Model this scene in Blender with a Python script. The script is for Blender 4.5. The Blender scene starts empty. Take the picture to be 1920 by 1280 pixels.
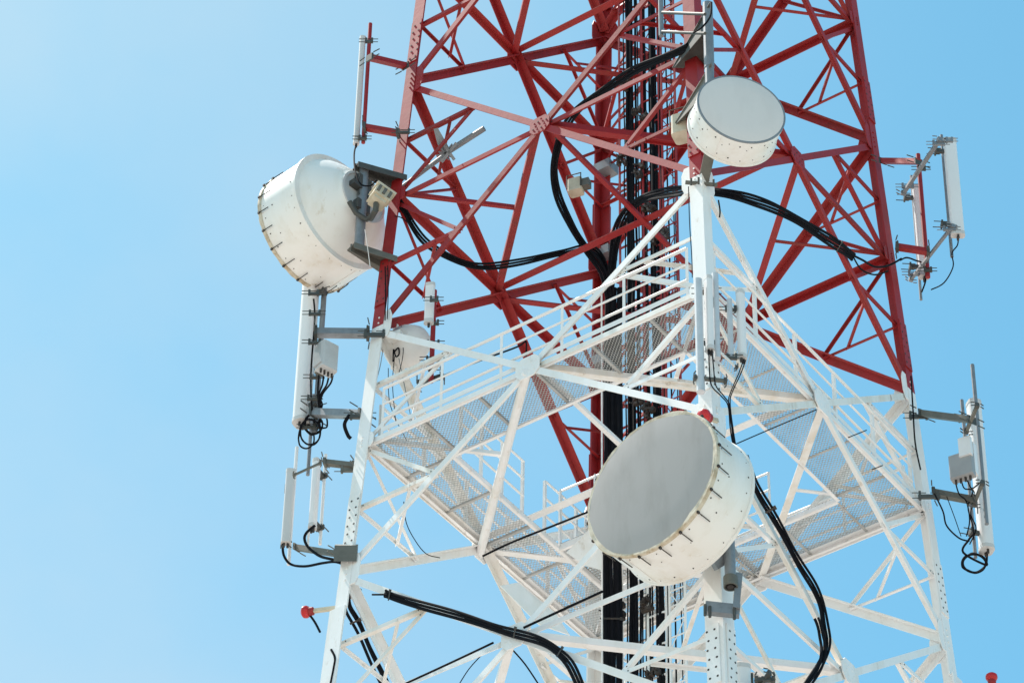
import bpy, math, random
from mathutils import Vector as V, Matrix
random.seed(7)
R = math.radians
SC = bpy.context.scene
COL = SC.collection

# ------------------------------------------------------------------ camera
FPX = 6734.7                       # focal length in photo pixels (1920 wide)
CAMP = V((0, -43.324, -37.483))
YAW, PITCH, ROLL = -0.04943, 0.71878, 0.0210
_f = V((math.sin(YAW)*math.cos(PITCH), math.cos(YAW)*math.cos(PITCH), math.sin(PITCH)))
_r0 = V((math.cos(YAW), -math.sin(YAW), 0)); _u0 = _r0.cross(_f)
_r = math.cos(ROLL)*_r0 + math.sin(ROLL)*_u0
_u = -math.sin(ROLL)*_r0 + math.cos(ROLL)*_u0
cam = bpy.data.cameras.new('camera'); camo = bpy.data.objects.new('camera', cam); COL.objects.link(camo)
camo.matrix_world = Matrix(((_r.x, _u.x, -_f.x, CAMP.x), (_r.y, _u.y, -_f.y, CAMP.y), (_r.z, _u.z, -_f.z, CAMP.z), (0, 0, 0, 1)))
cam.sensor_width = 36; cam.sensor_fit = 'HORIZONTAL'; cam.lens = FPX/1920*36
cam.clip_start = 0.5; cam.clip_end = 20000
SC.camera = camo

# ------------------------------------------------------------------ light
SUN_EL, SUN_AZ = R(62), R(-58)     # azimuth from +Y towards +X: left of the view, a little beyond the tower
VEIL, VEILC, TINT = 0.20, (5.0, 4.4, 3.7, 1), (0.62, 1.13, 1.03, 1)
w = bpy.data.worlds.new('World'); SC.world = w; w.use_nodes = True
nt = w.node_tree; N = nt.nodes; N.clear()
sky = N.new('ShaderNodeTexSky'); sky.sky_type = 'NISHITA'; sky.sun_disc = False
sky.sun_elevation = SUN_EL; sky.sun_rotation = SUN_AZ
sky.air_density = 1.0; sky.dust_density = 0.7; sky.ozone_density = 1.0; sky.altitude = 0
bg = N.new('ShaderNodeBackground'); bg.inputs['Strength'].default_value = 0.12
out = N.new('ShaderNodeOutputWorld')
# thin veil of high cirrus that thickens towards the sunny (left) side, with soft uneven streaks
tc = N.new('ShaderNodeTexCoord'); mp = N.new('ShaderNodeMapping'); mp.inputs['Scale'].default_value = (5.0, 2.4, 7.0)
mp.inputs['Rotation'].default_value = (0.2, 0.5, 0.3)
no = N.new('ShaderNodeTexNoise'); no.inputs['Scale'].default_value = 1.6; no.inputs['Detail'].default_value = 5; no.inputs['Roughness'].default_value = 0.5
rp = N.new('ShaderNodeMapRange'); rp.inputs['From Min'].default_value = 0.3; rp.inputs['From Max'].default_value = 0.75; rp.inputs['To Min'].default_value = 0.55; rp.inputs['To Max'].default_value = 1.75
sx = N.new('ShaderNodeSeparateXYZ'); gr = N.new('ShaderNodeMapRange'); gr.interpolation_type = 'SMOOTHSTEP'
gr.inputs['From Min'].default_value = 0.12; gr.inputs['From Max'].default_value = -0.20; gr.inputs['To Min'].default_value = 0.0; gr.inputs['To Max'].default_value = VEIL
mu_ = N.new('ShaderNodeMath'); mu_.operation = 'MULTIPLY'
mx = N.new('ShaderNodeMixRGB'); mx.inputs['Color2'].default_value = VEILC
tint = N.new('ShaderNodeMixRGB'); tint.blend_type = 'MULTIPLY'; tint.inputs['Fac'].default_value = 1; tint.inputs['Color2'].default_value = TINT
nt.links.new(tc.outputs['Generated'], mp.inputs['Vector']); nt.links.new(mp.outputs[0], no.inputs['Vector'])
nt.links.new(tc.outputs['Generated'], sx.inputs[0]); nt.links.new(sx.outputs['X'], gr.inputs['Value'])
nt.links.new(no.outputs['Fac'], rp.inputs['Value']); nt.links.new(rp.outputs[0], mu_.inputs[0]); nt.links.new(gr.outputs[0], mu_.inputs[1])
nt.links.new(mu_.outputs[0], mx.inputs['Fac'])
nt.links.new(sky.outputs[0], tint.inputs['Color1']); nt.links.new(tint.outputs[0], mx.inputs['Color1']); nt.links.new(mx.outputs[0], bg.inputs['Color'])
nt.links.new(bg.outputs[0], out.inputs['Surface'])
sun = bpy.data.lights.new('sun', 'SUN'); sun.energy = 4.6; sun.angle = R(0.5); sun.color = (1, 0.92, 0.84)
suno = bpy.data.objects.new('sun', sun); COL.objects.link(suno)
SUND = V((math.sin(SUN_AZ)*math.cos(SUN_EL), math.cos(SUN_AZ)*math.cos(SUN_EL), math.sin(SUN_EL)))
suno.rotation_euler = SUND.to_track_quat('Z', 'Y').to_euler(); suno.location = (0, 0, 60)
vs = SC.view_settings; vs.view_transform = 'Standard'; vs.look = 'None'; vs.gamma = 1; vs.use_curve_mapping = False
vs.exposure = 0.75

# ------------------------------------------------------------------ pixel helpers
def U(px, py, d):
    return CAMP + d*(_f + _r*((px-960)/FPX) - _u*((py-640)/FPX))
def PX(P):
    v = P-CAMP; z = v.dot(_f); return 960+FPX*v.dot(_r)/z, 640-FPX*v.dot(_u)/z, z
def VT(px, yb, yt, d):             # a plumb line: base under pixel (px,yb) at depth d, top at pixel row yt
    a = U(px, yb, d); lo, hi = -3.0, 14.0
    for _ in range(40):
        m = (lo+hi)/2
        if PX(a+V((0, 0, m)))[1] > yt: lo = m
        else: hi = m
    return a, a+V((0, 0, lo))

# ------------------------------------------------------------------ materials
def paint(name, col, col2=None, rough=0.5, sc=3.0, amt=0.5, rust=0.0, rustcol=(0.22, 0.09, 0.035), metal=0.0, bump=0.0, streak=False, lo=0.45, hi=0.7):
    m = bpy.data.materials.new(name); m.use_nodes = True; t = m.node_tree; b = t.nodes['Principled BSDF']
    b.inputs['Roughness'].default_value = rough; b.inputs['Specular IOR Level'].default_value = 0.15 if rough > 0.85 else 0.5; b.inputs['Metallic'].default_value = metal
    c = t.nodes.new('ShaderNodeTexCoord'); mpn = t.nodes.new('ShaderNodeMapping')
    mpn.inputs['Scale'].default_value = (1, 1, 0.3) if streak else (1, 1, 1)
    t.links.new(c.outputs['Object'], mpn.inputs['Vector'])
    n1 = t.nodes.new('ShaderNodeTexNoise'); n1.inputs['Scale'].default_value = sc; n1.inputs['Detail'].default_value = 6; n1.inputs['Roughness'].default_value = 0.65
    t.links.new(mpn.outputs[0], n1.inputs['Vector'])
    r1 = t.nodes.new('ShaderNodeMapRange'); r1.inputs['From Min'].default_value = lo; r1.inputs['From Max'].default_value = hi; r1.inputs['To Max'].default_value = amt
    t.links.new(n1.outputs['Fac'], r1.inputs['Value'])
    m1 = t.nodes.new('ShaderNodeMixRGB'); m1.inputs['Color1'].default_value = (*col, 1); m1.inputs['Color2'].default_value = (*(col2 or [x*0.7 for x in col]), 1)
    t.links.new(r1.outputs[0], m1.inputs['Fac']); last = m1
    if rust:
        n2 = t.nodes.new('ShaderNodeTexNoise'); n2.inputs['Scale'].default_value = sc*2.3; n2.inputs['Detail'].default_value = 8; n2.inputs['Roughness'].default_value = 0.7
        t.links.new(mpn.outputs[0], n2.inputs['Vector'])
        r2 = t.nodes.new('ShaderNodeMapRange'); r2.inputs['From Min'].default_value = 0.60; r2.inputs['From Max'].default_value = 0.72; r2.inputs['To Max'].default_value = rust
        t.links.new(n2.outputs['Fac'], r2.inputs['Value'])
        m2 = t.nodes.new('ShaderNodeMixRGB'); m2.inputs['Color2'].default_value = (*rustcol, 1)
        t.links.new(m1.outputs[0], m2.inputs['Color1']); t.links.new(r2.outputs[0], m2.inputs['Fac']); last = m2
    t.links.new(last.outputs[0], b.inputs['Base Color'])
    if bump:
        bp = t.nodes.new('ShaderNodeBump'); bp.inputs['Strength'].default_value = bump; bp.inputs['Distance'].default_value = 0.02
        t.links.new(n1.outputs['Fac'], bp.inputs['Height']); t.links.new(bp.outputs[0], b.inputs['Normal'])
    return m
M = {
 'red': paint('red_paint', (0.32, 0.011, 0.013), (0.21, 0.012, 0.010), 0.55, 2.2, 0.6, 0.35, (0.30, 0.10, 0.06), bump=0.1),
 'white': paint('white_paint', (0.87, 0.855, 0.85), (0.73, 0.68, 0.61), 0.45, 2.6, 0.55, 0.5, (0.42, 0.30, 0.18), bump=0.1, streak=True),
 'red_faded': paint('red_paint_faded', (0.37, 0.026, 0.026), (0.30, 0.03, 0.02), 0.65, 2.6, 0.7, 0.45, (0.34, 0.13, 0.07), bump=0.1),
 'red_stained': paint('red_paint_stained', (0.28, 0.010, 0.011), (0.17, 0.018, 0.009), 0.6, 3.2, 0.8, 0.7, (0.28, 0.09, 0.03), bump=0.15),
 'white_faded': paint('white_paint_chalky', (0.86, 0.845, 0.84), (0.74, 0.70, 0.64), 0.6, 2.4, 0.55, 0.4, (0.45, 0.33, 0.2), bump=0.1, streak=True),
 'white_stained': paint('white_paint_stained', (0.84, 0.81, 0.775), (0.66, 0.57, 0.45), 0.55, 2.8, 0.7, 0.75, (0.34, 0.19, 0.09), bump=0.15, streak=True),
 'whiteclean': paint('white_rail_paint', (0.87, 0.84, 0.83), (0.76, 0.72, 0.67), 0.4, 4, 0.5),
 'grate': paint('grating_steel', (0.45, 0.45, 0.44), (0.31, 0.285, 0.245), 0.65, 2.2, 0.75, 0.45),
 'galv': paint('galvanised_steel', (0.25, 0.265, 0.285), (0.17, 0.178, 0.19), 0.5, 6, 0.7, metal=0.35),
 'galvlight': paint('pale_galvanised_pipe', (0.62, 0.63, 0.65), (0.5, 0.5, 0.51), 0.4, 6, 0.6, metal=0.2),
 'dark': paint('dark_steel', (0.07, 0.072, 0.068), (0.12, 0.11, 0.09), 0.55, 5, 0.6, metal=0.2),
 'olive': paint('weathered_plate', (0.14, 0.135, 0.115), (0.09, 0.085, 0.07), 0.6, 6, 0.7),
 'bolt': paint('bolt_steel', (0.035, 0.028, 0.025), (0.09, 0.05, 0.03), 0.6, 9, 0.6),
 'black': paint('black_cable_sheath', (0.006, 0.0065, 0.010), (0.014, 0.013, 0.014), 0.87, 5, 0.5),
 'drum': paint('drum_paint', (0.85, 0.825, 0.79), (0.72, 0.66, 0.57), 0.45, 2.4, 0.6, 0.42, (0.50, 0.36, 0.20), streak=True),
 'drumsmooth': paint('drum_fibreglass', (0.85, 0.81, 0.785), (0.74, 0.68, 0.62), 0.38, 1.2, 0.6),
 'rim': paint('stained_rim', (0.64, 0.56, 0.44), (0.36, 0.24, 0.12), 0.6, 5, 0.9, 0.7, (0.12, 0.06, 0.03), bump=0.3),
 'facegrey': paint('grey_radome_fabric', (0.43, 0.405, 0.395), (0.36, 0.335, 0.32), 0.95, 2.6, 0.75, 0.22, (0.28, 0.25, 0.21), bump=0.05, streak=True),
 'facelight': paint('pale_radome_fabric', (0.70, 0.665, 0.65), (0.62, 0.585, 0.57), 0.9, 2.4, 0.6, bump=0.03, streak=True),
 'radome': paint('antenna_radome', (0.82, 0.80, 0.80), (0.72, 0.70, 0.69), 0.35, 2, 0.5, streak=True),
 'radomegrey': paint('antenna_radome_grey', (0.62, 0.60, 0.59), (0.54, 0.52, 0.50), 0.4, 2, 0.5, streak=True),
 'beige': paint('beige_housing', (0.62, 0.55, 0.42), (0.45, 0.37, 0.25), 0.5, 5, 0.6),
 'unit': paint('radio_housing', (0.55, 0.55, 0.55), (0.42, 0.42, 0.42), 0.45, 4, 0.5),
 'unitdark': paint('radio_housing_dark', (0.34, 0.34, 0.345), (0.26, 0.26, 0.265), 0.45, 4, 0.4),
 'ground': paint('dry_ground', (0.39, 0.35, 0.315), (0.32, 0.295, 0.26), 0.9, 0.06, 0.8),
}
lm = bpy.data.materials.new('red_lens'); lm.use_nodes = True
lb = lm.node_tree.nodes['Principled BSDF']; lb.inputs['Base Color'].default_value = (0.5, 0.012, 0.015, 1); lb.inputs['Roughness'].default_value = 0.2
ln = lm.node_tree.nodes.new('ShaderNodeTexNoise'); ln.inputs['Scale'].default_value = 12
lr = lm.node_tree.nodes.new('ShaderNodeMapRange'); lr.inputs['To Min'].default_value = 0.15; lr.inputs['To Max'].default_value = 0.4
lm.node_tree.links.new(ln.outputs['Fac'], lr.inputs['Value']); lm.node_tree.links.new(lr.outputs[0], lb.inputs['Roughness'])
M['lens'] = lm

# ------------------------------------------------------------------ mesh building
class MB:
    def __init__(s): s.v = []; s.f = []; s.m = []; s.mats = []; s.cur = 0
    def mat(s, k):
        if k not in s.mats: s.mats.append(k)
        s.cur = s.mats.index(k); return s
    def add(s, vs, fs):
        o = len(s.v); s.v += [V(x) for x in vs]
        for f in fs: s.f.append([i+o for i in f]); s.m.append(s.cur)
        return s
    def prism(s, prof, p0, p1, e, n):          # extrude a profile given in (e,n) axes from p0 to p1
        k = len(prof); a = [p0+e*x+n*y for x, y in prof]; b = [p1+e*x+n*y for x, y in prof]
        fs = [[i, (i+1) % k, k+(i+1) % k, k+i] for i in range(k)]
        return s.add(a+b, fs+[list(range(k))[::-1], [k+i for i in range(k)]])
    def axes(s, p0, p1, n):
        d = (p1-p0).normalized(); n = (n-d*n.dot(d)); n = n.normalized() if n.length > 1e-6 else d.orthogonal().normalized()
        return d, d.cross(n), n
    def bar(s, p0, p1, wd, th, n=V((0, 0, 1))):
        d, e, n = s.axes(p0, p1, n); a, b = wd/2, th/2
        return s.prism([(-a, -b), (a, -b), (a, b), (-a, b)], p0, p1, e, n)
    def angle(s, p0, p1, wd, th, n, side=1):
        d, e, n = s.axes(p0, p1, n); h = wd/2; e = e*side
        pr = [(-h, 0), (h, 0), (h, -th), (-h+th, -th), (-h+th, -wd), (-h, -wd)]
        return s.prism(pr if side > 0 else pr, p0, p1, e, n)
    def box(s, c, ax, ay, az, sx, sy, sz):
        return s.prism([(-sx/2, -sy/2), (sx/2, -sy/2), (sx/2, sy/2), (-sx/2, sy/2)], c-az*sz/2, c+az*sz/2, ax, ay)
    def poly(s, pts, th, n):                   # flat plate with thickness
        k = len(pts); a = [p+n*th/2 for p in pts]; b = [p-n*th/2 for p in pts]
        return s.add(a+b, [list(range(k)), [k+i for i in range(k)][::-1]]+[[i, k+i, k+(i+1) % k, (i+1) % k] for i in range(k)])
    def tube(s, pts, r, seg=8, cap=True):
        pts = [V(p) for p in pts]; k = len(pts); rings = []; n = None
        rr = r if isinstance(r, (list, tuple)) else [r]*k
        for i, p in enumerate(pts):
            d = (pts[min(i+1, k-1)]-pts[max(i-1, 0)]).normalized()
            if n is None: n = d.orthogonal().normalized()
            n = (n-d*n.dot(d)).normalized(); e = d.cross(n)
            rings.append([p+(n*math.cos(2*math.pi*j/seg)+e*math.sin(2*math.pi*j/seg))*rr[i] for j in range(seg)])
        vs = [x for q in rings for x in q]; fs = []
        for i in range(k-1):
            for j in range(seg):
                fs.append([i*seg+j, i*seg+(j+1) % seg, (i+1)*seg+(j+1) % seg, (i+1)*seg+j])
        if cap: fs += [list(range(seg))[::-1], [(k-1)*seg+j for j in range(seg)]]
        return s.add(vs, fs)
    def lathe(s, c, ax, prof, seg=64, jitter=0):   # prof: list of (axial, radius)
        ax = ax.normalized(); a = V((0, 0, 1)).cross(ax); a = a.normalized() if a.length > 1e-4 else V((1, 0, 0)); b = ax.cross(a)
        vs = []; jj = [random.uniform(-jitter, jitter) for _ in range(seg)]
        for t, r in prof:
            for j in range(seg):
                q = 2*math.pi*j/seg; vs.append(c+ax*(t+jj[j]*0.7)+(a*math.cos(q)+b*math.sin(q))*(r+(jj[j] if r > 0 else 0)))
        fs = []
        for i in range(len(prof)-1):
            for j in range(seg): fs.append([i*seg+j, i*seg+(j+1) % seg, (i+1)*seg+(j+1) % seg, (i+1)*seg+j])
        if prof[0][1] > 1e-3: fs.append(list(range(seg))[::-1])
        if prof[-1][1] > 1e-3: fs.append([(len(prof)-1)*seg+j for j in range(seg)])
        return s.add(vs, fs)
    def bolt(s, p, n, r=0.018, h=0.014):
        e = n.orthogonal().normalized(); return s.prism([(r*math.cos(q*1.0472), r*math.sin(q*1.0472)) for q in range(6)], p, p+n*h, e, n.cross(e))
    def build(s, name, mat, parent=None, smooth=35):
        me = bpy.data.meshes.new(name)
        off = V((0, 0, 0)); q = parent
        while q is not None: off += q.location; q = q.parent
        me.from_pydata([v-off for v in s.v], [], s.f)
        mats = s.mats or [mat]
        for k in mats: me.materials.append(M[k])
        for i, p in enumerate(me.polygons): p.material_index = s.m[i] if s.mats else 0
        import bmesh
        bm = bmesh.new(); bm.from_mesh(me); bmesh.ops.recalc_face_normals(bm, faces=bm.faces); bm.to_mesh(me); bm.free()
        if smooth:
            for p in me.polygons: p.use_smooth = True
            me.set_sharp_from_angle(angle=R(smooth))
        o = bpy.data.objects.new(name, me); COL.objects.link(o)
        if parent is not None: o.parent = parent
        return o
def tag(o, label, cat, group=None, kind=None):
    if label: o['label'] = label
    if cat: o['category'] = cat
    if group: o['group'] = group
    if kind: o['kind'] = kind
    return o
def thing(name, loc, label, cat, group=None):
    o = bpy.data.objects.new(name, None); COL.objects.link(o); o.location = loc; o.empty_display_size = 0.2
    return tag(o, label, cat, group)
def own(mb, name, mat, loc, label, cat, group=None):   # a thing that is a single mesh
    o = mb.build(name, mat); tag(o, label, cat, group)
    for v in o.data.vertices: v.co -= loc
    o.location = loc; return o
def smoothpath(pts, n=6):                      # Catmull-Rom
    P = [pts[0]]+list(pts)+[pts[-1]]; o = []
    for i in range(1, len(P)-2):
        a, b, c, d = P[i-1:i+3]
        for k in range(n):
            t = k/n; o.append(0.5*((2*b)+(c-a)*t+(2*a-5*b+4*c-d)*t*t+(-a+3*b-3*c+d)*t**3))
    o.append(P[-2]); return o
Z = V((0, 0, 1))

# ------------------------------------------------------------------ ground
GZ = -39.1
g = MB(); k = 24; S = 6000
g.add([(-S, -S, GZ), (S, -S, GZ), (S, S, GZ), (-S, S, GZ)], [[0, 1, 2, 3]])
tag(g.build('ground', 'ground', smooth=0), None, None, kind='structure')

# ------------------------------------------------------------------ tower
TH, R0, TS = 0.1987, 4.4069, 0.05794
ZL = {-2: 17.1, -1: 11.13, 0: 5.554, 1: 0.0, 2: -4.906, 3: -10.245}   # key = level index, panel k lies between level k and k+1
LEVELS = [17.1, 11.13, 5.554, 0.0, -4.906, -10.245, -15.9]
ANG = {'F': -90, 'R': 0, 'B': 90, 'L': 180}
def leg(n, z):
    r = R0-TS*z; t = TH+R(ANG[n]); return V((r*math.cos(t), r*math.sin(t), z))
NB = {'F': 'LR', 'R': 'FB', 'B': 'RL', 'L': 'BF'}
FACES = ['LF', 'FR', 'RB', 'BL']
def fnormal(a, b):
    m = (leg(a, 0)+leg(b, 0)); u = leg(b, 0)-leg(a, 0); v = leg(a, 0)-leg(a, -5)
    n = u.cross(v).normalized(); return n if n.dot(m) > 0 else -n
FN = {f: fnormal(*f) for f in FACES}
def xcen(f, i):
    z0, z1 = LEVELS[i], LEVELS[i+1]; a, b = f
    A, B, C, D = leg(a, z0), leg(b, z0), leg(a, z1), leg(b, z1)
    s = (A-B).length/((A-B).length+(C-D).length); return A+s*(D-A)
rnd_paint = random.Random(11)
T = thing('lattice_tower', V((0, 0, GZ)), 'tall square lattice tower with red upper bays and white lower bays', 'tower')
def member(name, p0, p1, wd, n, mat, th=0.016, side=1, back=0.0, trim0=0.0, trim1=0.0, round_=False):
    d = (p1-p0).normalized(); q0 = p0+d*trim0-n*back; q1 = p1-d*trim1-n*back
    mb = MB(); mkey = mat+rnd_paint.choice(['', '', '_faded', '_stained'])
    if round_: mb.tube([q0, q1], wd/2, 12)
    else:
        mb.mat(mkey); mb.angle(q0, q1, wd, th, n, side)
        if abs(n.z) < 0.9 and (q1-q0).length > 0.8:
            mb.mat('bolt')
            for p_, s_ in ((q0, 1), (q1, -1)):
                for u_ in (0.06, 0.15): mb.bolt(p_+d*s_*u_, n, 0.011, 0.005)
    return mb.build(name, mkey, T, smooth=40 if round_ else 0)

# legs, one part per colour, with bolted splices
LW, LT = 0.31, 0.03
for n in 'LFRB':
    a, b = NB[n]
    for z0, z1, mat, lw in ((-0.004, 19, 'red', 0.215), (-5.6, 0.0, 'white', 0.225), (GZ, -5.604, 'white', 0.285)):
        p0, p1 = leg(n, z0), leg(n, z1)
        if z0 < -10:
            o_ = V((p1.x, p1.y, 0)).normalized()*0.07; p0 = p0+o_; p1 = p1+o_
        da = (leg(a, 0)-leg(n, 0)).normalized(); db = (leg(b, 0)-leg(n, 0)).normalized()
        mb = MB(); w_ = lw
        pr = [(0, 0), (w_, 0), (w_, LT), (LT, LT), (LT, w_), (0, w_)]
        q = [p0+da*x+db*y for x, y in pr]+[p1+da*x+db*y for x, y in pr]
        mb.add(q, [[i, (i+1) % 6, 6+(i+1) % 6, 6+i] for i in range(6)]+[list(range(6))[::-1], list(range(6, 12))])
        mb.build('leg', mat, T, smooth=0)
    for i, zl in enumerate(LEVELS[:6]):
        if n == 'F' and zl > 5.6: continue
        zc = zl+0.95; mat = 'red' if zl > -0.5 else 'white'
        for o in (a, b):
            f = [x for x in FACES if n in x and o in x][0]; nn = FN[f]
            e = (leg(o, zc)-leg(n, zc)).normalized(); up = (leg(n, zc+1)-leg(n, zc)).normalized()
            c = leg(n, zc)+e*0.115+nn*(0.012 if zc > -6 else 0.062)
            mb = MB().mat(mat); mb.box(c, e, nn, up, 0.205, 0.02, 1.0)
            mb.mat('bolt')
            for r_ in range(6):
                for x in (-0.06, 0.06):
                    mb.bolt(c+e*(x+0.02*(r_ % 2))+up*(-0.4+r_*0.16)+nn*0.009, nn, 0.018, 0.006)
            mb.build('splice_plate', mat, T, smooth=0)

rnd = random.Random(3)
for i in range(5):
    zt, zb = LEVELS[i], LEVELS[i+1]
    mat = 'red' if i < 3 else 'white'
    C = {f: xcen(f, i) for f in FACES}; zm = C['LF'].z
    sz = 1.0 if i < 3 else 1.08
    struts = {}
    for f in FACES:
        a, b = f; n = FN[f]; c = C[f]
        # main diagonals
        front = f in ('LF', 'FR'); dw = (0.115 if front else 0.14)*(1 if i < 3 else 0.95); hw = 0.095 if front else 0.125; sw = 0.068 if front else 0.052
        member('diagonal_brace', leg(a, zt), leg(b, zb), dw, n, mat, back=0.032, trim0=0.18, trim1=0.18)
        member('diagonal_brace', leg(b, zt), leg(a, zb), dw, n, mat, back=0.05, trim0=0.18, trim1=0.18, side=-1)
        # horizontals at the crossing
        for l in (a, b):
            pm = leg(l, zm); member('horizontal_brace', pm, c, hw, n, mat, back=0.068, trim0=0.1, trim1=0.05, side=1 if l == a else -1)
            up = (leg(l, zm+1)-leg(l, zm)).normalized(); e = (leg(b if l == a else a, zm)-pm).normalized()
            # plates where braces land on the leg
            for zz, hh, ww in ((zt, 0.56, 0.34), (zm, 0.28, 0.28)):
                if zz > 16: continue
                pc = leg(l, zz)+e*(ww/2+0.03)-n*0.020
                mb = MB().mat(mat); 
                x0, x1 = -ww/2, ww/2
                mb.poly([pc+e*x0+up*hh/2, pc+e*x1*0.7+up*hh/2, pc+e*x1+up*hh*0.25, pc+e*x1-up*hh*0.25, pc+e*x1*0.7-up*hh/2, pc+e*x0-up*hh/2], 0.016, n)
                for by in (-0.3, -0.1, 0.1, 0.3): mb.bolt(pc-e*0.07+up*hh*by+n*0.02, n, 0.016, 0.014)
                mb.build('gusset_plate', mat, T, smooth=0)
            # redundants in the four corners of the bay
            for ze, tagk in ((zt, 't'), (zb, 'b')):
                m = (leg(l, ze)+c)/2; qz = leg(l, (ze+zm)/2)
                member('leg_strut', m, qz, sw, n, mat, th=0.012, back=0.075, trim1=0.08)
                member('web_strut', m, pm, sw, n, mat, th=0.012, back=0.09, trim1=0.12, side=-1)
                struts[(l, tagk, f)] = m+(qz-m)*0.3-n*0.08
        # centre gusset with bolts
        e = (leg(b, zm)-leg(a, zm)).normalized(); up = e.cross(n); up = up if up.z > 0 else -up
        h = 0.19 if i < 3 else 0.22
        mb = MB().mat(mat); pc = c+n*0.0
        mb.poly([pc+e*x*h+up*y*h-n*0.018 for x, y in ((-1, 0.45), (-0.55, 0.95), (0.55, 0.95), (1, 0.45), (1, -0.45), (0.55, -0.95), (-0.55, -0.95), (-1, -0.45))], 0.02, n)
        for q in range(12):
            t = q*math.pi/6+0.4; rr = 0.45 if q % 2 else 0.72
            mb.mat('bolt' if q % 3 == 0 and i < 3 else mat); mb.bolt(pc+e*math.cos(t)*h*rr+up*math.sin(t)*h*rr-n*0.008, n, 0.015, 0.005)
        mb.build('gusset_plate', mat, T, smooth=0)
    for l in 'LFRB':
        fs = [f for f in FACES if l in f]
        for tk in 'tb':
            member('corner_strut', struts[(l, tk, fs[0])], struts[(l, tk, fs[1])], 0.055, Z, mat, th=0.01)
    # plan bracing at the crossing level
    for k_ in range(4):
        f0, f1 = FACES[k_], FACES[(k_+1) % 4]
        if i == 3 and f0 == 'BL': member('plan_brace', C[f0]+Z*0.0, C[f1], 0.14, Z, mat, round_=True, back=0.1)
        else: member('plan_brace', C[f0], C[f1], 0.115, -Z, mat, back=0.02*k_-0.05, trim0=0.12, trim1=0.12)
        l = [x for x in f0 if x in f1][0]
        member('plan_brace', leg(l, zm), (C[f0]+C[f1])/2, 0.065, -Z, mat, th=0.012, back=0.1, trim0=0.2)
    member('plan_brace', C['LF'], C['RB'], 0.075, -Z, mat, back=0.14, trim0=0.1, trim1=0.1)
    member('plan_brace', C['FR'], C['BL'], 0.135, -Z, mat, back=0.20, trim0=0.1, trim1=0.1)
# lower bays, all below the picture, in plain diagonals
zz = [-15.9, -22.5, -30, GZ]
mb = MB()
for i in range(3):
    for f in FACES:
        a, b = f; n = FN[f]
        mb.angle(leg(a, zz[i])-n*0.05, leg(b, zz[i+1])-n*0.05, 0.18, 0.016, n); mb.angle(leg(b, zz[i])-n*0.08, leg(a, zz[i+1])-n*0.08, 0.18, 0.016, n, -1)
mb.build('lower_bracing', 'white', T, smooth=0)

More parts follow.
